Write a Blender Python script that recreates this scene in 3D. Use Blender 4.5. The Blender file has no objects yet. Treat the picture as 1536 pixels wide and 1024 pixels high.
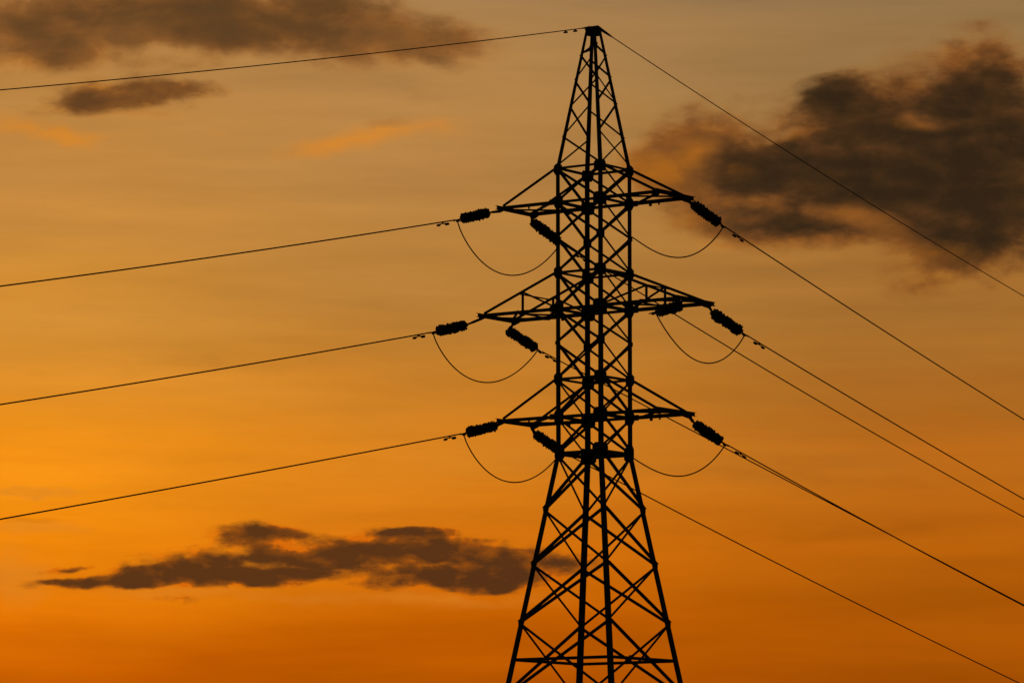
import bpy, bmesh, math, random
from mathutils import Vector, Matrix
R = math.radians

# ------------------------------------------------------------------ camera
scene = bpy.context.scene
cam_d = bpy.data.cameras.new("camera")
cam = bpy.data.objects.new("camera", cam_d)
scene.collection.objects.link(cam)
cam.location = (-3.10, -161.5, 1.6)
cam.rotation_euler = (R(90 + 6.911), 0, 0)
cam_d.sensor_width = 36
cam_d.lens = 151.4
cam_d.clip_start = 0.5
cam_d.clip_end = 6000
scene.camera = cam

# ------------------------------------------------------------------ view
scene.view_settings.view_transform = 'Standard'
scene.view_settings.look = 'None'
scene.view_settings.exposure = 0
scene.view_settings.gamma = 1
scene.view_settings.use_curve_mapping = False

def lin(c):
    out = []
    for v in c:
        v = v / 255.0
        out.append(v / 12.92 if v <= 0.04045 else ((v + 0.055) / 1.055) ** 2.4)
    return (out[0], out[1], out[2], 1.0)

# ------------------------------------------------------------------ dusk sky
SUN_AZ, SUN_EL = -14.0, 1.2          # the sun has just gone behind the bank of haze, left of the view
world = bpy.data.worlds.new("World")
scene.world = world
world.use_nodes = True
nt = world.node_tree
nt.nodes.clear()
N, Lk = nt.nodes, nt.links
def node(t, **kw):
    n = N.new(t)
    for k, v in kw.items():
        setattr(n, k, v)
    return n
def setin(n, i, v):
    if hasattr(v, 'is_output') or isinstance(v, bpy.types.NodeSocket):
        Lk.new(v, n.inputs[i])
    else:
        n.inputs[i].default_value = v
def math_(op, a, b=0.0, c=None, clamp=False):
    n = node('ShaderNodeMath', operation=op, use_clamp=clamp)
    setin(n, 0, a); setin(n, 1, b)
    if c is not None: setin(n, 2, c)
    return n.outputs[0]
def maprange(v, a, b, c=0.0, d=1.0, interp='SMOOTHSTEP'):
    n = node('ShaderNodeMapRange', interpolation_type=interp)
    setin(n, 0, v); setin(n, 1, a); setin(n, 2, b); setin(n, 3, c); setin(n, 4, d)
    return n.outputs[0]
def mixc(f, a, b, mode='MIX'):
    n = node('ShaderNodeMix', data_type='RGBA', blend_type=mode)
    setin(n, 0, f); setin(n, 6, a); setin(n, 7, b)
    return n.outputs[2]
def ramp(v, stops, interp='B_SPLINE'):
    n = node('ShaderNodeValToRGB')
    n.color_ramp.interpolation = interp
    e = n.color_ramp.elements
    while len(e) > 1: e.remove(e[-1])
    e[0].position = stops[0][0]; e[0].color = lin(stops[0][1])
    for p, c in stops[1:]:
        k = e.new(p); k.color = lin(c)
    setin(n, 0, v)
    return n.outputs[0]
tc = node('ShaderNodeTexCoord')
sep = node('ShaderNodeSeparateXYZ'); Lk.new(tc.outputs['Generated'], sep.inputs[0])
AZ = math_('MULTIPLY', math_('ARCTAN2', sep.outputs[0], sep.outputs[1]), 57.29578)     # degrees east of north
EL = math_('MULTIPLY', math_('ARCSINE', sep.outputs[2]), 57.29578)                       # degrees above the horizon
def comb(x, y, z=0.0):
    n = node('ShaderNodeCombineXYZ'); setin(n, 0, x); setin(n, 1, y); setin(n, 2, z); return n.outputs[0]
def noise(vec, scale, detail=6, rough=0.55, dist=0.0, col=False):
    n = node('ShaderNodeTexNoise'); setin(n, 0, vec)
    n.inputs['Scale'].default_value = scale; n.inputs['Detail'].default_value = detail
    n.inputs['Roughness'].default_value = rough; n.inputs['Distortion'].default_value = dist
    return n.outputs[1] if col else n.outputs[0]
def vmath(op, a, b):
    n = node('ShaderNodeVectorMath', operation=op); setin(n, 0, a); setin(n, 1, b); return n.outputs[0]

# clear-sky colour by elevation, in three directions, blended by azimuth
STOPS_L = [(0.0, (60, 22, 0)), (0.0921, (150, 60, 0)), (0.1871, (204, 94, 0)), (0.25, (226, 118, 6)), (0.32, (240, 138, 12)), (0.3836, (243, 146, 22)), (0.44, (232, 144, 34)), (0.5036, (212, 141, 50)), (0.5671, (204, 139, 56)), (0.6621, (192, 134, 66)), (0.7571, (182, 130, 68)), (0.8207, (176, 128, 70)), (0.9979, (120, 105, 90))]
STOPS_M = [(0.0, (60, 22, 0)), (0.0921, (140, 55, 0)), (0.1871, (192, 90, 0)), (0.25, (207, 104, 3)), (0.32, (222, 122, 16)), (0.3836, (216, 128, 28)), (0.44, (202, 128, 40)), (0.5036, (187, 125, 50)), (0.5671, (184, 127, 56)), (0.6621, (184, 130, 67)), (0.7571, (179, 131, 74)), (0.8207, (171, 129, 79)), (0.9979, (115, 105, 90))]
STOPS_R = [(0.0, (50, 18, 0)), (0.0921, (120, 45, 0)), (0.1871, (173, 83, 2)), (0.25, (174, 90, 8)), (0.32, (185, 98, 14)), (0.3836, (191, 107, 23)), (0.44, (170, 104, 34)), (0.5036, (166, 108, 42)), (0.5671, (168, 112, 50)), (0.6621, (150, 112, 60)), (0.7571, (151, 116, 72)), (0.8207, (146, 112, 72)), (0.9979, (100, 95, 85))]

streak = noise(comb(math_('MULTIPLY', AZ, 0.16), EL, 3.1), 0.85, 4, 0.5)
ELs = math_('ADD', EL, math_('MULTIPLY', math_('SUBTRACT', streak, 0.5), 1.9))
en = math_('DIVIDE', ELs, 14.0, clamp=True)      # 0 = horizon, 1 = 14 degrees up
skyL, skyM, skyR = ramp(en, STOPS_L), ramp(en, STOPS_M), ramp(en, STOPS_R)
sky = mixc(maprange(AZ, -6.6, -0.9), skyL, skyM)
sky = mixc(maprange(AZ, -1.6, 5.8), sky, skyR)
blot = noise(comb(math_('MULTIPLY', AZ, 0.17), math_('MULTIPLY', EL, 1.5), 9.0), 1.2, 6, 0.6)
bl = math_('ADD', math_('MULTIPLY', math_('SUBTRACT', blot, 0.5), 0.5), 1.0)
sky = mixc(1.0, sky, comb(bl, bl, bl), 'MULTIPLY')

# clouds: soft banks placed by azimuth and elevation, broken up by noise
base = comb(AZ, EL, 0.0)
warp = noise(comb(math_('MULTIPLY', AZ, 0.8), math_('MULTIPLY', EL, 1.35), 1.7), 1.25, 6, 0.55, 0.0, True)
wv = vmath('MULTIPLY', vmath('SUBTRACT', warp, (0.5, 0.5, 0.5)), (0.95, 0.42, 0.0))
P_ = vmath('ADD', base, wv)
def shifted(dx, dy, kx, z, scale, det, rough, dist):
    return noise(comb(math_('MULTIPLY', math_('ADD', AZ, dx), kx), math_('ADD', EL, dy), z), scale, det, rough, dist)
fb = shifted(0, 0, 0.50, 4.0, 1.9, 9, 0.54, 0.25)
fbs = shifted(-0.20, -0.10, 0.50, 4.0, 1.9, 9, 0.54, 0.25)       # the same billows sampled a little towards the sun
fine = shifted(0, 0, 0.66, 7.7, 5.2, 9, 0.62, 0.35)
flat = noise(comb(math_('MULTIPLY', AZ, 0.55), math_('MULTIPLY', EL, 1.7), 2.3), 2.6, 9, 0.58, 0.15)
lit = math_('SUBTRACT', fb, fbs)                                   # + on the far side of a billow, - on the side facing the sun
wv2 = vmath('MULTIPLY', vmath('SUBTRACT', warp, (0.5, 0.5, 0.5)), (0.75, 0.30, 0.0))
P2_ = vmath('ADD', base, wv2)
def bank(ells, P_=P_):
    tot = None
    for (cx, cy, rx, ry, rot, g) in ells:
        m = node('ShaderNodeMapping', vector_type='TEXTURE')
        Lk.new(P_, m.inputs[0])
        m.inputs[1].default_value = (cx, cy, 0)
        m.inputs[2].default_value = (0, 0, R(rot))
        m.inputs[3].default_value = (rx, ry, 1)
        gt = node('ShaderNodeTexGradient', gradient_type='SPHERICAL')
        Lk.new(m.outputs[0], gt.inputs[0])
        v = math_('MULTIPLY', gt.outputs[1], g)
        tot = v if tot is None else math_('ADD', tot, v)
    return tot
right_soft = bank([(2.37, 9.58, 0.84, 0.49, 0, 0.9), (2.15, 9.16, 0.89, 0.4, 0, 0.7), (2.86, 8.82, 1.24, 0.89, 0, 1.0), (4.19, 9.27, 2.57, 1.33, 0, 1.1), (6.05, 9.53, 2.31, 1.6, 0, 1.2), (6.4, 10.6, 0.8, 0.58, 20, 0.75), (6.23, 11.09, 0.44, 0.16, 10, 0.3), (6.05, 8.03, 1.42, 0.75, 15, 1.0), (4.1, 8.38, 1.77, 0.49, 0, 0.9), (4.63, 8.6, 0.53, 0.21, 0, -0.35), (5.38, 9.78, 0.58, 0.16, 0, -0.3), (3.7, 9.65, 0.44, 0.14, 10, -0.3)])
right_core = bank([(4.1, 9.16, 1.86, 0.84, 0, 1.1), (5.61, 8.96, 2.13, 1.02, 0, 1.4), (6.58, 9.45, 1.33, 1.24, 0, 1.3), (4.41, 10.17, 0.98, 0.35, 5, 1.2), (4.63, 9.84, 1.06, 0.37, -5, 1.1), (5.96, 10.02, 1.33, 0.46, 3, 1.1), (6.4, 10.51, 0.75, 0.53, 0, 0.7), (3.57, 8.43, 1.06, 0.34, 0, 0.9), (4.19, 8.38, 0.8, 0.23, 0, 0.5), (6.23, 8.16, 1.06, 0.67, 10, 1.1), (3.12, 9.27, 0.89, 0.44, 0, 0.8), (2.86, 8.91, 0.71, 0.35, 0, 0.5), (4.59, 8.58, 0.71, 0.27, 0, -0.9), (5.38, 9.8, 0.71, 0.13, 0, -0.8), (3.73, 9.67, 0.44, 0.12, 10, -0.7)])
top_soft = bank([(-6.28, 11.04, 3.02, 0.84, 0, 1.1), (-4.15, 11.13, 3.19, 0.8, 0, 1.0), (-2.02, 10.97, 2.31, 0.62, -4, 1.0), (-0.78, 10.82, 1.15, 0.4, -5, 0.6), (-6.19, 10.64, 0.98, 0.35, 0, 0.5), (-4.82, 10.73, 0.8, 0.25, 0, -0.6)])
top_core = bank([(-4.42, 11.31, 2.48, 0.58, 0, 1.1), (-6.55, 11.04, 1.51, 0.58, 0, 0.8), (-3.71, 10.95, 1.33, 0.49, 0, 0.8), (-2.33, 11.33, 0.98, 0.3, 0, 0.9), (-2.55, 10.95, 0.98, 0.34, 0, 0.8), (-6.01, 10.69, 0.8, 0.4, 0, 0.5), (-1.31, 10.86, 0.8, 0.23, -5, 0.4)])
small_bank = bank([(-5.11, 10.2, 1.42, 0.27, 3, 1.15), (-5.68, 10.03, 1.24, 0.23, 6, 0.85), (-4.37, 10.22, 0.8, 0.16, 0, 0.7), (-5.13, 9.96, 1.24, 0.23, 4, 0.6), (-5.84, 9.96, 0.71, 0.2, 6, 0.5)], P2_)
low_bank = bank([(-5.48, 3.68, 1.24, 0.12, 2, 0.9), (-4.9, 3.77, 1.33, 0.2, 4, 1.0), (-4.15, 3.9, 1.46, 0.34, 0, 1.2), (-3.71, 3.75, 1.51, 0.18, 0, 0.8), (-2.86, 3.84, 1.11, 0.18, 3, 1.05), (-3.46, 4.34, 0.8, 0.21, -2, 1.35), (-2.64, 4.07, 0.98, 0.18, 0, 0.7), (-3.26, 4.14, 0.8, 0.12, -8, 0.5), (-1.84, 3.89, 0.98, 0.12, 0, 0.5), (-2.91, 4.32, 0.84, 0.12, 0, 0.95), (-2.38, 4.12, 1.33, 0.18, 2, 1.15), (-1.49, 4.2, 1.24, 0.3, 0, 1.3), (-1.84, 4.02, 1.06, 0.14, 0, 0.6), (-0.6, 4.05, 1.24, 0.34, 0, 1.3), (0.28, 3.93, 1.24, 0.25, 0, 1.25), (-1.05, 3.73, 1.42, 0.21, 0, 1.25), (-0.16, 3.72, 1.24, 0.21, 0, 1.15), (-1.14, 4.4, 0.71, 0.08, 0, 1.2), (-1.49, 4.35, 0.35, 0.09, 0, 0.6), (-0.34, 4.28, 0.27, 0.09, 0, 0.5), (-5.97, 3.88, 0.53, 0.07, 8, 0.9), (-6.06, 3.7, 0.44, 0.07, 0, 0.6), (-4.28, 3.47, 0.62, 0.08, 0, 0.7)], P2_)
right_glow = bank([(2.48, 9.48, 0.49, 0.3, 0, 1.0), (2.06, 9.2, 0.62, 0.3, 0, 1.0), (1.92, 8.91, 0.53, 0.27, 0, 0.5), (2.32, 8.47, 0.71, 0.35, 0, 0.7), (3.03, 9.16, 0.53, 0.23, 0, 0.45), (4.45, 8.63, 0.71, 0.27, 0, 0.55), (4.98, 8.43, 0.8, 0.27, 0, 0.45), (5.61, 8.07, 0.98, 0.3, -14, 0.6), (3.74, 9.64, 0.53, 0.16, 10, 0.35), (5.38, 9.78, 0.71, 0.18, 0, 0.35), (2.94, 8.12, 1.77, 0.14, 0, 0.5)], P2_)
glow_bank = bank([(-2.38, 9.53, 1.24, 0.21, 8, 1.3), (-1.31, 9.75, 1.06, 0.23, 6, 0.8), (-6.46, 9.69, 1.06, 0.23, -10, 1.1), (-5.92, 9.55, 0.71, 0.16, 0, 0.8), (-3.77, 9.58, 0.35, 0.11, 0, 0.5), (2.15, 9.16, 0.98, 0.49, 0, 1.1), (2.5, 9.49, 0.49, 0.3, 0, 1.0), (2.59, 8.12, 0.8, 0.27, 0, 0.4), (3.83, 7.94, 1.6, 0.27, 0, 0.35), (-6.46, 4.9, 0.98, 0.08, 0, 1.4), (-6.37, 4.43, 0.98, 0.12, 0, 0.9), (-6.63, 3.77, 0.71, 0.62, 0, 0.9), (-5.04, 9.87, 1.06, 0.16, 0, 0.5), (-0.6, 9.16, 1.06, 0.22, 0, 0.25), (-6.63, 10.55, 0.71, 0.23, 0, 0.8), (-4.15, 3.55, 2.66, 0.18, 0, 0.7), (-1.05, 3.46, 2.66, 0.14, 0, 0.7)])
grey_veil = bank([(-1.58, 9.82, 0.53, 0.12, 5, 0.9), (-1.31, 10.29, 1.42, 0.27, 0, 0.5), (-6.28, 4.52, 0.62, 0.07, 0, 1.0), (3.83, 5.1, 4.43, 0.23, -3, 0.5), (4.72, 4.39, 4.43, 0.27, 4, 0.5), (-4.15, 5.28, 4.43, 0.2, 0, 0.35), (-4.59, 6.52, 5.32, 0.27, 3, 0.35), (-0.6, 7.41, 4.43, 0.23, -2, 0.3), (-6.28, 3.24, 1.77, 0.16, 0, 0.4)])

def lay(skyc, field, amp, lo, hi, stops, opac=1.0, relief=0.0, fb=fb, fa=0.5):
    gate = math_('MULTIPLY', field, 6.0, clamp=True)
    nz = math_('ADD', math_('MULTIPLY', math_('SUBTRACT', fb, 0.5), amp),
               math_('MULTIPLY', math_('SUBTRACT', fine, 0.5), amp * fa))
    f = math_('ADD', field, math_('MULTIPLY', nz, gate))
    dens = maprange(f, lo, hi)
    if opac != 1.0: dens = math_('MULTIPLY', dens, opac)
    fc = math_('ADD', f, math_('MULTIPLY', lit, relief * 5.0))
    colr = ramp(maprange(fc, lo, hi * 1.7, 0, 1, 'LINEAR'), stops, 'LINEAR')
    return mixc(dens, skyc, colr)
sky = lay(sky, glow_bank, 0.8, 0.05, 1.15, [(0, (206, 132, 52)), (0.5, (220, 134, 34)), (1, (236, 142, 16))], 0.62, 0.2)
sky = mixc(math_('MULTIPLY', maprange(math_('ADD', grey_veil, math_('MULTIPLY', math_('SUBTRACT', flat, 0.5), 0.8)), 0.1, 0.8), 0.34), sky, mixc(1.0, sky, (0.62, 0.58, 0.62, 1), 'MULTIPLY'))
sky = lay(sky, top_soft, 0.9, 0.08, 1.0, [(0, (170, 110, 46)), (0.35, (138, 85, 38)), (0.7, (118, 75, 36)), (1, (106, 70, 36))], 0.9, 0.5)
sky = lay(sky, top_core, 1.0, 0.10, 1.05, [(0, (122, 78, 38)), (0.5, (98, 65, 34)), (1, (86, 60, 33))], 0.85, 0.5)
sky = lay(sky, small_bank, 1.2, 0.12, 1.2, [(0, (168, 104, 38)), (0.4, (120, 73, 33)), (1, (88, 55, 29))], 0.93, 1.0)
sky = lay(sky, right_soft, 0.9, 0.06, 0.85, [(0, (158, 98, 36)), (0.35, (136, 80, 32)), (0.7, (112, 67, 30)), (1, (94, 58, 29))], 0.93, 0.6)
sky = lay(sky, right_core, 1.1, 0.08, 1.0, [(0, (98, 62, 30)), (0.35, (76, 49, 26)), (0.7, (58, 40, 22)), (1, (47, 34, 20))], 0.96, 0.6)
sky = lay(sky, right_glow, 1.3, 0.10, 1.2, [(0, (160, 98, 36)), (0.5, (190, 112, 28)), (1, (212, 128, 26))], 0.6, 0.3)
sky = lay(sky, low_bank, 1.15, 0.13, 0.85, [(0, (214, 104, 10)), (0.15, (170, 84, 14)), (0.4, (128, 67, 19)), (0.75, (98, 54, 21)), (1, (76, 45, 23))], 0.95, 1.3, flat, 0.5)

# away from the afterglow the sky is a dim physical dusk sky
nish = node('ShaderNodeTexSky', sky_type='NISHITA')
nish.sun_disc = False
nish.sun_elevation = R(SUN_EL)
nish.sun_rotation = R(SUN_AZ)
nish.air_density = 1.6; nish.dust_density = 3.0; nish.ozone_density = 1.0
dusk = mixc(1.0, nish.outputs[0], (0.05, 0.05, 0.05, 1), 'MULTIPLY')
absaz = math_('ABSOLUTE', AZ)
glow = math_('MULTIPLY', maprange(absaz, 12.0, 55.0, 1.0, 0.0), maprange(EL, 13.0, 32.0, 1.0, 0.0))
full = mixc(glow, dusk, sky)
bg = node('ShaderNodeBackground'); Lk.new(full, bg.inputs[0]); bg.inputs[1].default_value = 1.0
wo = node('ShaderNodeOutputWorld'); Lk.new(bg.outputs[0], wo.inputs[0])
try:
    world.cycles.sampling_method = 'MANUAL'; world.cycles.sample_map_resolution = 512
except Exception:
    pass

# ------------------------------------------------------------------ sun (low, behind the pylon)
sd = bpy.data.lights.new("sun", 'SUN')
sd.energy = 0.25; sd.angle = R(0.5); sd.color = (1.0, 0.55, 0.22)
so = bpy.data.objects.new("sun", sd)
scene.collection.objects.link(so)
sdir = Vector((math.sin(R(SUN_AZ)) * math.cos(R(SUN_EL)), math.cos(R(SUN_AZ)) * math.cos(R(SUN_EL)), math.sin(R(SUN_EL))))
so.rotation_euler = (-sdir).to_track_quat('-Z', 'Y').to_euler()
so.location = sdir * 300

# ------------------------------------------------------------------ materials
def mat(name, c1, c2, rough, metal, scale, bump=0.0):
    m = bpy.data.materials.new(name); m.use_nodes = True
    t = m.node_tree; b = t.nodes['Principled BSDF']
    b.inputs['Roughness'].default_value = rough
    b.inputs['Metallic'].default_value = metal
    c = t.nodes.new('ShaderNodeTexCoord')
    n = t.nodes.new('ShaderNodeTexNoise'); n.inputs['Scale'].default_value = scale; n.inputs['Detail'].default_value = 7
    t.links.new(c.outputs['Object'], n.inputs[0])
    r = t.nodes.new('ShaderNodeValToRGB')
    r.color_ramp.elements[0].position = 0.35; r.color_ramp.elements[0].color = (*c1, 1)
    r.color_ramp.elements[1].position = 0.65; r.color_ramp.elements[1].color = (*c2, 1)
    t.links.new(n.outputs[0], r.inputs[0]); t.links.new(r.outputs[0], b.inputs['Base Color'])
    if bump:
        bp = t.nodes.new('ShaderNodeBump'); bp.inputs['Strength'].default_value = bump
        t.links.new(n.outputs[0], bp.inputs['Height']); t.links.new(bp.outputs[0], b.inputs['Normal'])
    return m
STEEL = mat('weathered_steel', (0.030, 0.029, 0.028), (0.055, 0.050, 0.045), 0.75, 0.0, 3.0, 0.1)
PLATE = mat('dull_plate_steel', (0.028, 0.026, 0.025), (0.05, 0.045, 0.04), 0.8, 0.0, 5.0)
WIRE = mat('dark_aluminium_wire', (0.03, 0.03, 0.03), (0.05, 0.05, 0.05), 0.75, 0.0, 8.0)
GLASS = mat('brown_glazed_insulator', (0.030, 0.016, 0.010), (0.050, 0.026, 0.015), 0.45, 0.0, 6.0)
CONC = mat('rough_concrete', (0.22, 0.21, 0.19), (0.32, 0.30, 0.28), 0.9, 0.0, 2.0, 0.3)
SOIL = mat('dry_grass_ground', (0.035, 0.045, 0.018), (0.09, 0.075, 0.04), 0.95, 0.0, 0.35, 0.4)

# ------------------------------------------------------------------ mesh helpers
def link(name, bm, m, parent=None, kind=None):
    bmesh.ops.recalc_face_normals(bm, faces=bm.faces[:])
    me = bpy.data.meshes.new(name); bm.to_mesh(me); bm.free()
    me.materials.append(m)
    o = bpy.data.objects.new(name, me)
    scene.collection.objects.link(o)
    if parent is not None: o.parent = parent
    if kind: o['kind'] = kind
    return o
def empty(name, label, cat, loc=(0, 0, 0), rz=0.0, group=None):
    o = bpy.data.objects.new(name, None); scene.collection.objects.link(o)
    o.empty_display_size = 0.3
    o.location = loc; o.rotation_euler = (0, 0, rz)
    o['label'] = label; o['category'] = cat
    if group: o['group'] = group
    return o
def prism(bm, prof, rings):
    """close-ended sweep: rings = list of functions mapping profile point -> Vector"""
    vs = [[bm.verts.new(f(p)) for p in prof] for f in rings]
    n = len(prof)
    for a, b in zip(vs, vs[1:]):
        for i in range(n):
            bm.faces.new((a[i], a[(i + 1) % n], b[(i + 1) % n], b[i]))
    bm.faces.new(vs[0][::-1]); bm.faces.new(vs[-1])
def angle_bar(bm, p, q, nrm, w=0.07, t=0.009, off=0.0, flip=False, ext=0.0):
    """an L-section steel angle from p to q; one leg lies in the plane whose normal is nrm"""
    p, q, nrm = Vector(p), Vector(q), Vector(nrm).normalized()
    d = (q - p).normalized(); p = p - d * ext; q = q + d * ext
    nrm = (nrm - d * nrm.dot(d)).normalized()
    a = d.cross(nrm).normalized()
    if flip: a = -a
    sgn = -1.0 if off <= 0 else 1.0
    pr = [(-w / 2, 0), (w / 2, 0), (w / 2, t), (-w / 2 + t, t), (-w / 2 + t, w * 0.9), (-w / 2, w * 0.9)]
    fs = [(lambda c: (lambda s: c + a * s[0] + nrm * (off + sgn * s[1])))(c) for c in (p, q)]
    prism(bm, pr, fs)
def box(bm, c, ex, ey, ez, hx, hy, hz):
    c, ex, ey, ez = Vector(c), Vector(ex), Vector(ey), Vector(ez)
    pr = [(-hx, -hy), (hx, -hy), (hx, hy), (-hx, hy)]
    prism(bm, pr, [(lambda z: (lambda s: c + ex * s[0] + ey * s[1] + ez * z))(z) for z in (-hz, hz)])
def tube(bm, pts, rad, seg=8):
    pts = [Vector(p) for p in pts]
    rad = rad if isinstance(rad, (list, tuple)) else [rad] * len(pts)
    rings = []
    for i, p in enumerate(pts):
        d = (pts[min(i + 1, len(pts) - 1)] - pts[max(i - 1, 0)]).normalized()
        up = Vector((0, 0, 1)) if abs(d.z) < 0.95 else Vector((1, 0, 0))
        a = d.cross(up).normalized(); b = a.cross(d)
        rings.append((lambda p, a, b, r: (lambda s: p + (a * s[0] + b * s[1]) * r))(p, a, b, rad[i]))
    prism(bm, [(math.cos(2 * PI_ * k / seg), math.sin(2 * PI_ * k / seg)) for k in range(seg)], rings)
PI_ = math.pi
def lathe(bm, p, d, prof, seg=20):
    """prof = list of (distance along d, radius)"""
    p = Vector(p); d = Vector(d).normalized()
    tube(bm, [p + d * s for s, r in prof], [max(r, 0.002) for s, r in prof], seg)
def tube_straight(bm, p, d, prof, seg=20):
    p = Vector(p); d = Vector(d).normalized()
    up = Vector((0, 0, 1)) if abs(d.z) < 0.95 else Vector((1, 0, 0))
    a = d.cross(up).normalized(); b = a.cross(d)
    rings = [(lambda s_, r_: (lambda s: p + d * s_ + (a * s[0] + b * s[1]) * r_))(s, max(r, 0.002)) for s, r in prof]
    prism(bm, [(math.cos(2 * PI_ * k / seg), math.sin(2 * PI_ * k / seg)) for k in range(seg)], rings)

# ------------------------------------------------------------------ ground
bm = bmesh.new()
rs = [0, 12, 30, 70, 160, 400, 1100, 3000]
prev = None; nseg = 48
random.seed(2)
for r in rs:
    ring = [bm.verts.new((r * math.cos(2 * PI_ * k / nseg), r * math.sin(2 * PI_ * k / nseg), 0.0)) for k in range(nseg)] if r else [bm.verts.new((0, 0, 0))]
    if prev:
        for k in range(nseg):
            k2 = (k + 1) % nseg
            if len(prev) == 1: bm.faces.new((prev[0], ring[k], ring[k2]))
            else: bm.faces.new((prev[k], ring[k], ring[k2], prev[k2]))
    prev = ring
link('ground', bm, SOIL, kind='structure')

# ------------------------------------------------------------------ lattice pylon
TH = R(-35.5)
pyl = empty('lattice_pylon', 'tall black steel lattice pylon with three tiers of cross arms, against the sunset', 'pylon', (0, 0, 0), TH)
ZK = [(0.0, 3.70), (16.9, 1.035), (27.75, 1.030), (33.15, 0.205)]
def hw(z):
    for (a, ha), (b, hb) in zip(ZK, ZK[1:]):
        if z <= b: return ha + (hb - ha) * (z - a) / (b - a)
    return ZK[-1][1]
SG = {'L': (-1, -1), 'B': (1, -1), 'R': (1, 1), 'A': (-1, 1)}
def nd(k, z, ins=0.0):
    h = hw(z) - ins
    return Vector((SG[k][0] * h, SG[k][1] * h, z))
FACES = {('L', 'B'): (0, -1, 0), ('B', 'R'): (1, 0, 0), ('R', 'A'): (0, 1, 0), ('A', 'L'): (-1, 0, 0)}
def fnorm(a, b):
    return FACES.get((a, b)) or FACES.get((b, a))
LEGW = {'L': 1.28, 'R': 1.24, 'A': 1.0, 'B': 0.93}    # rolled sections differ a little
# legs: one continuous angle section each, from footing to peak
for k, (sx, sy) in SG.items():
    bm = bmesh.new()
    secs = [(0.0, 0.20, 0.020), (8.0, 0.19, 0.018), (16.9, 0.165, 0.016), (22.5, 0.145, 0.014), (27.75, 0.135, 0.013), (33.15, 0.095, 0.012)]
    rings = []
    for z, w, t in secs:
        h = hw(z); w = w * LEGW[k]
        rings.append((lambda z, w, t, h: (lambda s: Vector((sx * (h - s[0] * w - s[1] * t), sy * (h - s[2] * w - s[3] * t), z))))(z, w, t, h))
    prof = [(0, 0, 0, 0), (1, 0, 0, 0), (1, 0, 0, 1), (0, 1, 0, 1), (0, 1, 1, 0), (0, 0, 1, 0)]
    prism(bm, prof, rings)
    link('leg', bm, STEEL, pyl)
    bm = bmesh.new()
    box(bm, (sx * 3.67, sy * 3.67, 0.16), (1, 0, 0), (0, 1, 0), (0, 0, 1), 0.45, 0.45, 0.16)
    bmesh.ops.bevel(bm, geom=bm.edges[:], offset=0.03, segments=1, affect='EDGES')
    link('concrete_footing', bm, CONC, pyl)

# diagonals: every X is one angle outside the face and one inside
diag = []       # (z of midpoint, builder args)
def add_diag(a, za, b, zb, w=0.07, side=0, ins=0.03):
    diag.append((a, za, b, zb, w, side, ins))
BODY = [27.75, 26.45, 25.11, 23.77, 22.38, 21.10, 19.72, 18.29, 16.90]
LOWER = [16.90, 14.79, 12.73, 10.55, 7.75, 4.4, 0.6]
for (a, b) in FACES:
    for z1, z0 in zip(BODY, BODY[1:]):
        add_diag(a, z1, b, z0, 0.088, 1); add_diag(b, z1, a, z0, 0.088, -1)
    for z1, z0 in zip(LOWER, LOWER[1:]):
        add_diag(a, z1, b, z0, 0.10, 1, 0.04); add_diag(b, z1, a, z0, 0.10, -1, 0.04)
PEAK = [('B', 32.51, 'L', 32.18), ('L', 32.16, 'B', 31.2), ('B', 31.15, 'L', 30.11), ('L', 28.98, 'B', 27.80), ('A', 32.45, 'L', 32.21), ('A', 32.13, 'L', 31.17), ('L', 31.09, 'A', 30.41), ('A', 30.36, 'L', 28.98), ('L', 30.11, 'A', 29.12), ('A', 29.05, 'L', 27.82), ('B', 32.51, 'R', 32.24), ('R', 32.16, 'B', 31.39), ('R', 32.13, 'A', 31.26), ('A', 32.03, 'R', 31.29), ('R', 31.21, 'B', 30.22), ('B', 31.25, 'R', 30.27), ('R', 30.27, 'B', 29.05), ('B', 29.05, 'R', 27.85), ('A', 30.19, 'R', 28.99), ('R', 28.99, 'B', 27.80), ('A', 31.20, 'R', 30.30)]
for i, (a, za, b, zb) in enumerate(PEAK):
    add_diag(a, za, b, zb, 0.066, 1 if i % 2 else -1, 0.02)
def build_diag(bm, d):
    a, za, b, zb, w, side, ins = d
    n = Vector(fnorm(a, b))
    # the leaning face: tilt the normal
    pa, pb = nd(a, za), nd(b, zb)
    mid = (pa + pb) / 2
    da = (pb - pa).normalized()
    pa = pa + da * ins; pb = pb - da * ins
    angle_bar(bm, pa, pb, n, w, 0.008, 0.004 if side > 0 else -0.022, flip=(za + zb > 40))
vis = [d for d in diag if (d[1] + d[3]) / 2 > 8.0]
hid = [d for d in diag if (d[1] + d[3]) / 2 <= 8.0]
vis.sort(key=lambda d: -(nd(d[0], d[1]) - nd(d[2], d[3])).length)
for d in vis[:100]:
    bm = bmesh.new(); build_diag(bm, d); link('diagonal_brace', bm, STEEL, pyl)
bm = bmesh.new()
for d in vis[100:] + hid: build_diag(bm, d)
link('diagonal_brace', bm, STEEL, pyl, kind='stuff')

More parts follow.
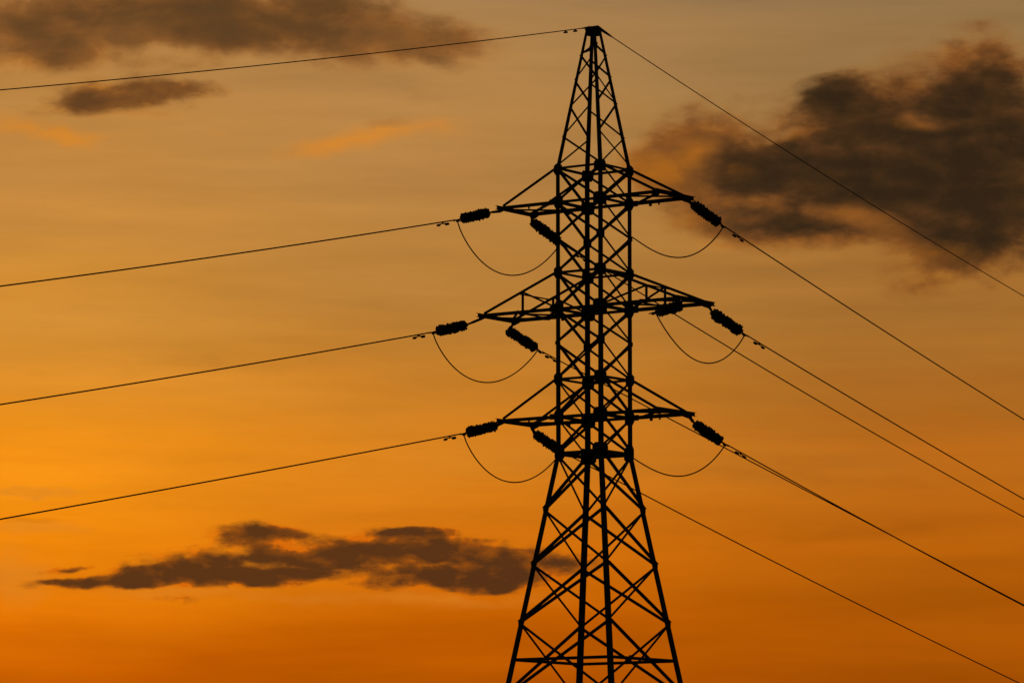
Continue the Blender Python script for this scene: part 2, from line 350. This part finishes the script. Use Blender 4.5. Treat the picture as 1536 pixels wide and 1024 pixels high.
# horizontals
for z, w in ((27.75, 0.09), (26.45, 0.11), (23.77, 0.09), (22.38, 0.115), (19.72, 0.09), (18.29, 0.115), (16.90, 0.15), (9.16, 0.115)):
    for (a, b), n in FACES.items():
        bm = bmesh.new()
        pa, pb = nd(a, z), nd(b, z); d = (pb - pa).normalized()
        angle_bar(bm, pa + d * 0.02, pb - d * 0.02, n, w, 0.01, -0.034, flip=(z < 25))
        link('horizontal_strut', bm, STEEL, pyl)
for z in (27.68, 26.38, 23.70, 22.30, 19.65, 18.21, 16.82):
    bm = bmesh.new()
    angle_bar(bm, nd('A', z, 0.05), nd('B', z, 0.05), (0, 0, 1), 0.06, 0.008, 0.0)
    link('plan_brace', bm, STEEL, pyl)
# gusset plates, cut with snipped corners, on both faces of a leg
def gusset(k, z, wid, hgt, flare=0.0):
    bm = bmesh.new()
    sx, sy = SG[k]; c = nd(k, z)
    for (ax, n) in (((-sx, 0, 0), (0, sy, 0)), ((0, -sy, 0), (sx, 0, 0))):
        ax, n = Vector(ax), Vector(n)
        H = hgt / 2
        poly = [(-flare - 0.012, -H * 0.55), (0.02, -H), (wid * 0.70, -H), (wid, -H * 0.62), (wid, H * 0.55), (wid * 0.72, H), (0.02, H), (-flare - 0.012, H * 0.6)]
        fs = [(lambda o: (lambda s: c + ax * s[0] + Vector((0, 0, s[1])) + n * o))(o) for o in (0.016, 0.028)]
        prism(bm, poly, fs)
        # bolt heads
        for (bx, bz) in ((0.05, H * 0.6), (0.05, 0.0), (0.05, -H * 0.6), (wid * 0.62, H * 0.3), (wid * 0.62, -H * 0.3)):
            tube_straight(bm, c + ax * bx + Vector((0, 0, bz)) + n * 0.028, n, [(0, 0.018), (0.03, 0.018)], 6)
    link('gusset_plate', bm, PLATE, pyl)
for z, w, hg, fl in ((27.70, .30, .44, .07), (26.45, .34, .50, .06), (23.77, .30, .44, .07), (22.38, .36, .54, .06), (19.72, .31, .46, .07), (18.29, .36, .54, .06), (16.93, .40, .62, .04)):
    for k in SG: gusset(k, z, w, hg, fl)
for z in (25.11, 21.10):
    for k in 'AB': gusset(k, z, .20, .34, 0)
    for k in 'LR': gusset(k, z, .08, .16, 0)
for z in LOWER[1:5]:
    for k in SG: gusset(k, z, .10, .22, 0.0)
for k in 'AB': gusset(k, 32.5, .07, .2, 0)
# small splice plate hanging off the belt
bm = bmesh.new(); c = nd('B', 9.16).lerp(nd('R', 9.16), 0.30)
box(bm, c - Vector((0.05, 0, 0.04)), (0, 1, 0), (0, 0, 1), (1, 0, 0), 0.07, 0.15, 0.006)
link('splice_plate', bm, PLATE, pyl)

# peak cap
bm = bmesh.new()
box(bm, (0, 0, 33.02), (1, 0, 0), (0, 1, 0), (0, 0, 1), 0.215, 0.215, 0.12)
prism(bm, [(-0.36, 33.06), (0.34, 33.06), (0.36, 33.12), (0.22, 33.22), (0.02, 33.28), (-0.20, 33.22), (-0.38, 33.17)], [(lambda x: (lambda s: Vector((x, s[0], s[1]))))(x) for x in (-0.14, 0.14)])
link('peak_cap', bm, PLATE, pyl)

# cross arms
def face_web(arm, p, q, n, w=0.055):
    bm = bmesh.new(); angle_bar(bm, p, q, n, w, 0.008, -0.012); link('web_member', bm, STEEL, arm)
def cross_arm(su, zl, zu, a, mid):
    h = 1.03; xt = h + a
    # the tip channel, running past both chords, carries the arm
    b0 = bmesh.new()
    C_ = [(0.0, -0.075), (0.09, -0.075), (0.09, -0.065), (0.012, -0.065), (0.012, 0.065), (0.09, 0.065), (0.09, 0.075), (0.0, 0.075)]
    prism(b0, C_, [(lambda y: (lambda s: Vector((su * (xt + s[0]), y, zl + 0.01 + s[1]))))(y) for y in (-h - 0.24, h + 0.36)])
    arm = link('cross_arm', b0, PLATE, pyl)
    for w in (-1, 1):
        bm = bmesh.new()
        box(bm, (su * (h + 0.12), w * (h + 0.04), zl + 0.01), (1, 0, 0), (0, 1, 0), (0, 0, 1), 0.15, 0.008, 0.11)
        link('root_bracket', bm, PLATE, arm)
    for w in (-1, 1):
        bm = bmesh.new()
        angle_bar(bm, (su * h, w * h, zl), (su * (xt + 0.05), w * h, zl), (0, w, 0), 0.135, 0.012, -0.002, flip=(su * w > 0))
        link('lower_chord', bm, STEEL, arm)
        bm = bmesh.new()
        angle_bar(bm, (su * h, w * h, zu), (su * (xt - 0.12), w * h, zl + 0.07), (0, w, 0), 0.105, 0.010, 0.002)
        link('upper_chord', bm, STEEL, arm)
    # tip plates under the chords, holes for the shackles
    for w in (-1, 1):
        bm = bmesh.new()
        prism(bm, [(-0.24, 0.06), (0.10, 0.06), (0.10, -0.10), (0.04, -0.17), (-0.05, -0.17), (-0.30, -0.08)],
              [(lambda y: (lambda s: Vector((su * (xt + s[0]), y, zl + s[1]))))(y) for y in (w * (h + 0.03), w * (h + 0.045))])
        link('tip_plate', bm, PLATE, arm)
    # plan bracing between the lower chords
    cells = 2 if mid else 1
    for c in range(cells):
        x0 = h + a * c / cells; x1 = h + a * (c + 1) / cells
        for s in (1, -1):
            bm = bmesh.new()
            angle_bar(bm, (su * x0, s * h, zl), (su * x1, -s * h, zl), (0, 0, 1), 0.08, 0.008, -0.03 if s > 0 else 0.03)
            link('plan_brace', bm, STEEL, arm)
        if c:
            bm = bmesh.new()
            angle_bar(bm, (su * x0, h, zl), (su * x0, -h, zl), (0, 0, 1), 0.065, 0.008, 0.0)
            link('plan_brace', bm, STEEL, arm)
    if mid:
        L_ = xt - 0.12 - h
        for w, f in ((-1, 0.47 if su < 0 else 0.60), (1, 0.46)):
            x = h + L_ * f; zt = zu + (zl + 0.07 - zu) * f
            face_web(arm, (su * x, w * h, zt), (su * x, w * h, zl), (0, w, 0), 0.075)
            face_web(arm, (su * x, w * h, zt), (su * h, w * h, zl + 0.05), (0, w, 0), 0.065)
        xa, xb = h + L_ * 0.5, h + L_ * 0.5
        face_web(arm, (su * xa, -h, zu + (zl + 0.07 - zu) * 0.5), (su * xb, h, zu + (zl + 0.07 - zu) * 0.5), (0, 0, 1), 0.05)
    else:
        x = h + a * 0.5
        for w in (-1, 1):
            face_web(arm, (su * x, w * h, zl + 0.02), (su * (x - 0.02), w * h, zl - 0.14), (0, w, 0), 0.05)
    # short stub of a step clamp below the far chord
    bm = bmesh.new(); box(bm, (su * (h + a * 0.33), h + 0.02, zl - 0.10), (1, 0, 0), (0, 1, 0), (0, 0, 1), 0.05, 0.03, 0.05)
    link('chord_clamp', bm, PLATE, arm)
    return arm
ARMS = {'upper': (26.45, 27.75, 2.58, False), 'middle': (22.38, 23.77, 3.47, True), 'lower': (18.29, 19.72, 2.58, False)}
for nm, (zl, zu, a, m) in ARMS.items():
    for su in (-1, 1):
        cross_arm(su, zl, zu, a, m)

# ------------------------------------------------------------------ line hardware (world metres, pylon at origin)
un = Vector((math.cos(TH), math.sin(TH), 0)); vn = Vector((-math.sin(TH), math.cos(TH), 0))
def tip(su, sw, nm):
    zl, zu, a, m = ARMS[nm]
    return un * (su * (1.03 + a)) + vn * (sw * 1.05) + Vector((0, 0, zl - 0.12))
AZO = R(38.0)
DOUT = Vector((math.sin(AZO), math.cos(AZO), 0)); DIN = -DOUT
def damper(bm_parent, pts_fn, s0, s1):
    """stockbridge damper: two weights on a short messenger hanging from the wire"""
    bm = bmesh.new()
    m = (s0 + s1) / 2
    pm = pts_fn(m)
    d = (pts_fn(m + 0.1) - pm).normalized()
    c = pm - Vector((0, 0, 0.085))
    tube(bm, [c - d * 0.26, c - d * 0.1 + Vector((0, 0, 0.02)), c + d * 0.1 + Vector((0, 0, 0.02)), c + d * 0.26], 0.022, 6)
    tube_straight(bm, c - d * 0.37 - Vector((0, 0, .02)), d, [(0, .02), (.02, .048), (.15, .055), (.22, .03)], 10)
    tube_straight(bm, c + d * 0.35 - Vector((0, 0, .015)), -d, [(0, .02), (.02, .042), (.14, .05), (.20, .028)], 10)
    box(bm, pm - Vector((0, 0, 0.035)), d, d.cross(Vector((0, 0, 1))).normalized(), (0, 0, 1), 0.028, 0.022, 0.05)
    return link('vibration_damper', bm, PLATE, bm_parent)
def wire(name, label, cat, origin, D, coef, s0, s1, rad, group, dampers=()):
    c2, c1, c0 = coef
    base = Vector((origin.x, origin.y, 0))
    fn = lambda s: base + D * s + Vector((0, 0, c0 + c1 * s + c2 * s * s))
    n = 60
    pts = [fn(s0 + (s1 - s0) * (i / n) ** 1.3) for i in range(n + 1)]
    bm = bmesh.new(); tube(bm, pts, rad, 8)
    o = link(name, bm, WIRE)
    o['label'] = label; o['category'] = cat; o['group'] = group
    for (a, b) in dampers: damper(o, fn, a, b)
    return fn
def insulator(label, T, P0, P1, seed):
    """tension string: shackle and link from the arm, stacked discs P0->P1, arcing horns and clamp"""
    rnd = random.Random(seed)
    d = (P1 - P0).normalized()
    root = empty('insulator_string', label, 'insulator', T, 0, 'insulator strings')
    inv = -Vector(T)
    def L(name, bm, m):
        bmesh.ops.translate(bm, verts=bm.verts[:], vec=inv)
        return link(name, bm, m, root)
    bm = bmesh.new()
    tube(bm, [T, T + (P0 - T) * 0.5, P0], [0.055, 0.05, 0.03], 8)
    side = d.cross(Vector((0, 0, 1))).normalized()
    for sd_ in (-1, 1):
        box(bm, T + (P0 - T) * 0.35 + side * 0.035 * sd_, (P0 - T).normalized(), side, side.cross((P0 - T).normalized()), 0.11, 0.008, 0.045)
    L('arm_shackle', bm, PLATE)
    length = (P1 - P0).length
    nn = max(9, int(round(length / 0.132)))
    st = length / nn
    for i in range(nn):
        r = 0.182 + rnd.uniform(-0.010, 0.012)
        q = 0.115
        if i == 0: r *= 0.82; q *= 0.85
        bm = bmesh.new()
        dd = (d + Vector((rnd.uniform(-1, 1), rnd.uniform(-1, 1), rnd.uniform(-1, 1))) * 0.045).normalized()
        c = P0 + d * (st * i)
        # cap, bell shaped glazed shed and a thin projecting rim
        tube_straight(bm, c, dd, [(0, .05), (.02, .09), (.03, q), (.052, q * 1.04), (.060, r), (.068, r), (.074, q), (.085, q * .9), (st * .99, .07)], 24)
        for v in bm.verts:                                   # chipped, fouled rims: the edge is ragged
            rel = v.co - c; ra = rel - dd * rel.dot(dd)
            if ra.length > r * 0.9:
                v.co += ra.normalized() * rnd.choice((-0.022, -0.008, 0.006, 0.022, 0.050)) + dd * rnd.uniform(-0.018, 0.018)
        L('insulator_disc', bm, GLASS)
    # arcing horns
    for (c, sgn) in ((P1 - d * 0.10, -1), (P0 + d * 0.05, 1)):
        bm = bmesh.new()
        upv = side.cross(d).normalized()
        if upv.z < 0: upv = -upv
        tube(bm, [c, c + upv * 0.16 + d * 0.02 * sgn, c + upv * 0.225 + d * sgn * 0.10], [0.014, 0.012, 0.010], 6)
        L('arcing_horn', bm, PLATE)
    # yoke and clamp at the live end
    bm = bmesh.new()
    tube_straight(bm, P1 - d * 0.02, d, [(0, .09), (.05, .075), (.16, .035), (.42, .028), (.60, .022)], 10)
    box(bm, P1 + d * 0.30 - Vector((0, 0, 0.03)), d, side, side.cross(d), 0.10, 0.018, 0.05)
    L('tension_clamp', bm, PLATE)
    return root
LABEL_W = 'conductor'
def live(su, nm, sgn, coef, s_string, dz, s1, damp, lab_i, lab_w, seed):
    zl, zu, a, m = ARMS[nm]
    o = un * (su * {'upper': 3.536, 'middle': 4.686, 'lower': 3.586}[nm]) + vn * (sgn * 0.986)
    D = DOUT if sgn > 0 else DIN
    c2, c1, c0 = coef
    f = lambda s: Vector((o.x, o.y, 0)) + D * s + Vector((0, 0, c0 + c1 * s + c2 * s * s))
    if lab_w:
        wire('conductor_wire', lab_w, 'power line', o, D, coef, s_string[1] + 0.45, s1, 0.025, 'conductor wires', damp)
    sa, sb = s_string
    Pa, Pb = f(sa) + Vector((0, 0, dz)), f(sb)
    insulator(lab_i, tip(su, sgn, nm), Pa, Pb, seed)
    return f(s_string[1] + (0.14 if (sgn > 0 and su < 0) or lab_w is None else 0.33)) - Vector((0, 0, 0.04))
# coefficients: height over the ground along each wire = c0 + c1*s + c2*s^2, s = metres from the arm tip
J = {}
J['ul_out'] = live(-1, 'upper', 1, (8.0e-4, -0.2790, 26.05), (0.0, 1.62), 0.12, 60, [(2.9, 3.3)],
    'insulator string sloping down right under the upper left arm, its foot behind the pylon leg',
    'conductor from the upper left arm, lower wire of the wider spaced pair at right edge', 1)
J['ml_out'] = live(-1, 'middle', 1, (2.0e-5, -0.2300, 21.90), (0.0, 1.70), 0.14, 60, [(2.5, 2.9)],
    'insulator string sloping down right under the middle left arm, clear of the pylon leg',
    'conductor from the middle left arm, lower of the two wires running almost together at right', 2)
J['ll_out'] = live(-1, 'lower', 1, (4.2e-4, -0.2485, 17.895), (0.22, 1.70), 0.14, 60, [],
    'insulator string sloping down right from the lower left arm against the pylon leg',
    'lowest conductor on the right, reaching the bottom right corner', 3)
J['ur_out'] = live(1, 'upper', 1, (4.9e-4, -0.2726, 26.343), (0.45, 2.08), 0.05, 60, [(3.2, 3.6)],
    'insulator string on the tip of the upper right arm, beside the big dark cloud',
    'conductor running down to the right from the upper right arm tip', 4)
J['mr_out'] = live(1, 'middle', 1, (4.6e-4, -0.2563, 21.96), (0.02, 1.75), 0.06, 60, [(2.85, 3.25)],
    'rightmost insulator string, hanging off the tip of the middle right arm',
    'conductor from the middle right arm tip, upper of the wider spaced pair at right edge', 5)
J['lr_out'] = live(1, 'lower', 1, (5.0e-4, -0.2514, 17.957), (0.44, 2.05), 0.09, 60, [(3.2, 3.6)],
    'insulator string on the tip of the lower right arm, a thin wire just beneath it',
    'conductor from the lower right arm tip, upper of the two wires running almost together', 6)
J['ul_in'] = live(-1, 'upper', -1, (4.5e-4, -0.2237, 26.30), (0.90, 2.45), 0.07, 60, [(3.45, 3.85)],
    'insulator string pointing left from the tip of the upper left arm',
    'uppermost conductor on the left, running from the upper left arm to the left edge', 7)
J['ml_in'] = live(-1, 'middle', -1, (3.9e-4, -0.2146, 22.09), (0.80, 2.42), 0.03, 60, [(3.4, 3.8)],
    'leftmost insulator string, pointing left from the tip of the middle left arm',
    'middle conductor on the left, running from the middle left arm out of the left edge', 8)
J['ll_in'] = live(-1, 'lower', -1, (1.9e-4, -0.2002, 18.10), (0.36, 1.98), 0.05, 60, [(2.95, 3.35)],
    'insulator string pointing left from the tip of the lower left arm',
    'lowest conductor on the left, running from the lower left arm out of the left edge', 9)
J['mr_in'] = live(1, 'middle', -1, (3.9e-4, -0.2500, 22.10), (0.15, 1.60), 0.0, 60, [],
    'insulator string lying along the underside of the middle right arm, seen against its chords', None, 10)
# jumper loops
def jumper(label, p, q, sag, pw=0.88, skew=0.0):
    p, q = Vector(p), Vector(q)
    pts = []
    n = 40
    for i in range(n + 1):
        t = i / n
        tw = t ** pw
        k = 4 * tw * (1 - tw)
        pts.append(p.lerp(q, t) - Vector((0, 0, sag * (k ** 0.92))) * (1 + skew * (t - 0.5)))
    bm = bmesh.new(); tube(bm, pts, 0.024, 8)
    o = link('jumper_wire', bm, WIRE)
    o['label'] = label; o['category'] = 'jumper cable'; o['group'] = 'jumper loops'
def loc(x, y, z): return un * x + vn * y + Vector((0, 0, z))
jumper('slack jumper loop hanging below the upper left arm', J['ul_in'], J['ul_out'], 1.67)
jumper('slack jumper loop hanging below the middle left arm', J['ml_in'], J['ml_out'], 1.58)
jumper('slack jumper loop hanging below the lower left arm', J['ll_in'], J['ll_out'], 1.50)
jumper('deep jumper loop hanging below the middle right arm, crossed by a thin wire', J['mr_in'], J['mr_out'], 1.42, 1.05)
jumper('shallow jumper loop from the upper right insulator string back to the pylon leg', loc(1.03, 1.03, 25.20), J['ur_out'], 1.0, 1.18)
jumper('shallow jumper loop from the lower right insulator string back to the pylon waist', loc(1.04, 1.04, 16.78), J['lr_out'], 0.95, 1.18)
# earth wires from the peak
o0 = Vector((0, 0, 0))
def earth(D, coef, label, armour):
    f = wire('earth_wire', label, 'earth wire', o0, D, coef, 0.3, 62, 0.018, 'earth wires', [])
    return f
f = earth(DOUT, (7.9e-4, -0.2552, 33.335), 'thin earth wire running steeply down to the right from the top of the pylon', True)
bm = bmesh.new(); tube(bm, [f(s) for s in (0.25, 0.6, 0.95, 1.25)], [0.075, 0.06, 0.045, 0.02], 8)
o = link('dead_end_clamp', bm, PLATE); o['label'] = 'tapered clamp holding the right hand earth wire to the peak cap'; o['category'] = 'wire clamp'
f = earth(DIN, (4.4e-4, -0.2332, 33.24), 'thin earth wire running gently down to the left edge from the top of the pylon', False)
bm = bmesh.new(); tube(bm, [f(s) for s in (0.2, 0.5, 0.8)], [0.05, 0.035, 0.018], 8)
o = link('dead_end_clamp', bm, PLATE); o['label'] = 'short clamp holding the left hand earth wire to the peak cap'; o['category'] = 'wire clamp'
for s in (1.15, 1.75):
    pm = f(s); d = (f(s + .1) - pm).normalized(); bm = bmesh.new()
    tube_straight(bm, pm - d * 0.14 - Vector((0, 0, 0.075)), d, [(0, .015), (.03, .035), (.22, .035), (.26, .015)], 8)
    box(bm, pm - Vector((0, 0, 0.04)), d, d.cross(Vector((0, 0, 1))).normalized(), (0, 0, 1), 0.03, 0.02, 0.05)
    o = link('vibration_damper', bm, PLATE)
    o['label'] = 'small damper on the left earth wire, the one nearer the pylon peak' if s < 1.5 else 'small damper on the left earth wire, the one farther from the pylon peak'
    o['category'] = 'damper'

# ------------------------------------------------------------------ render hints
scene.render.engine = 'CYCLES'
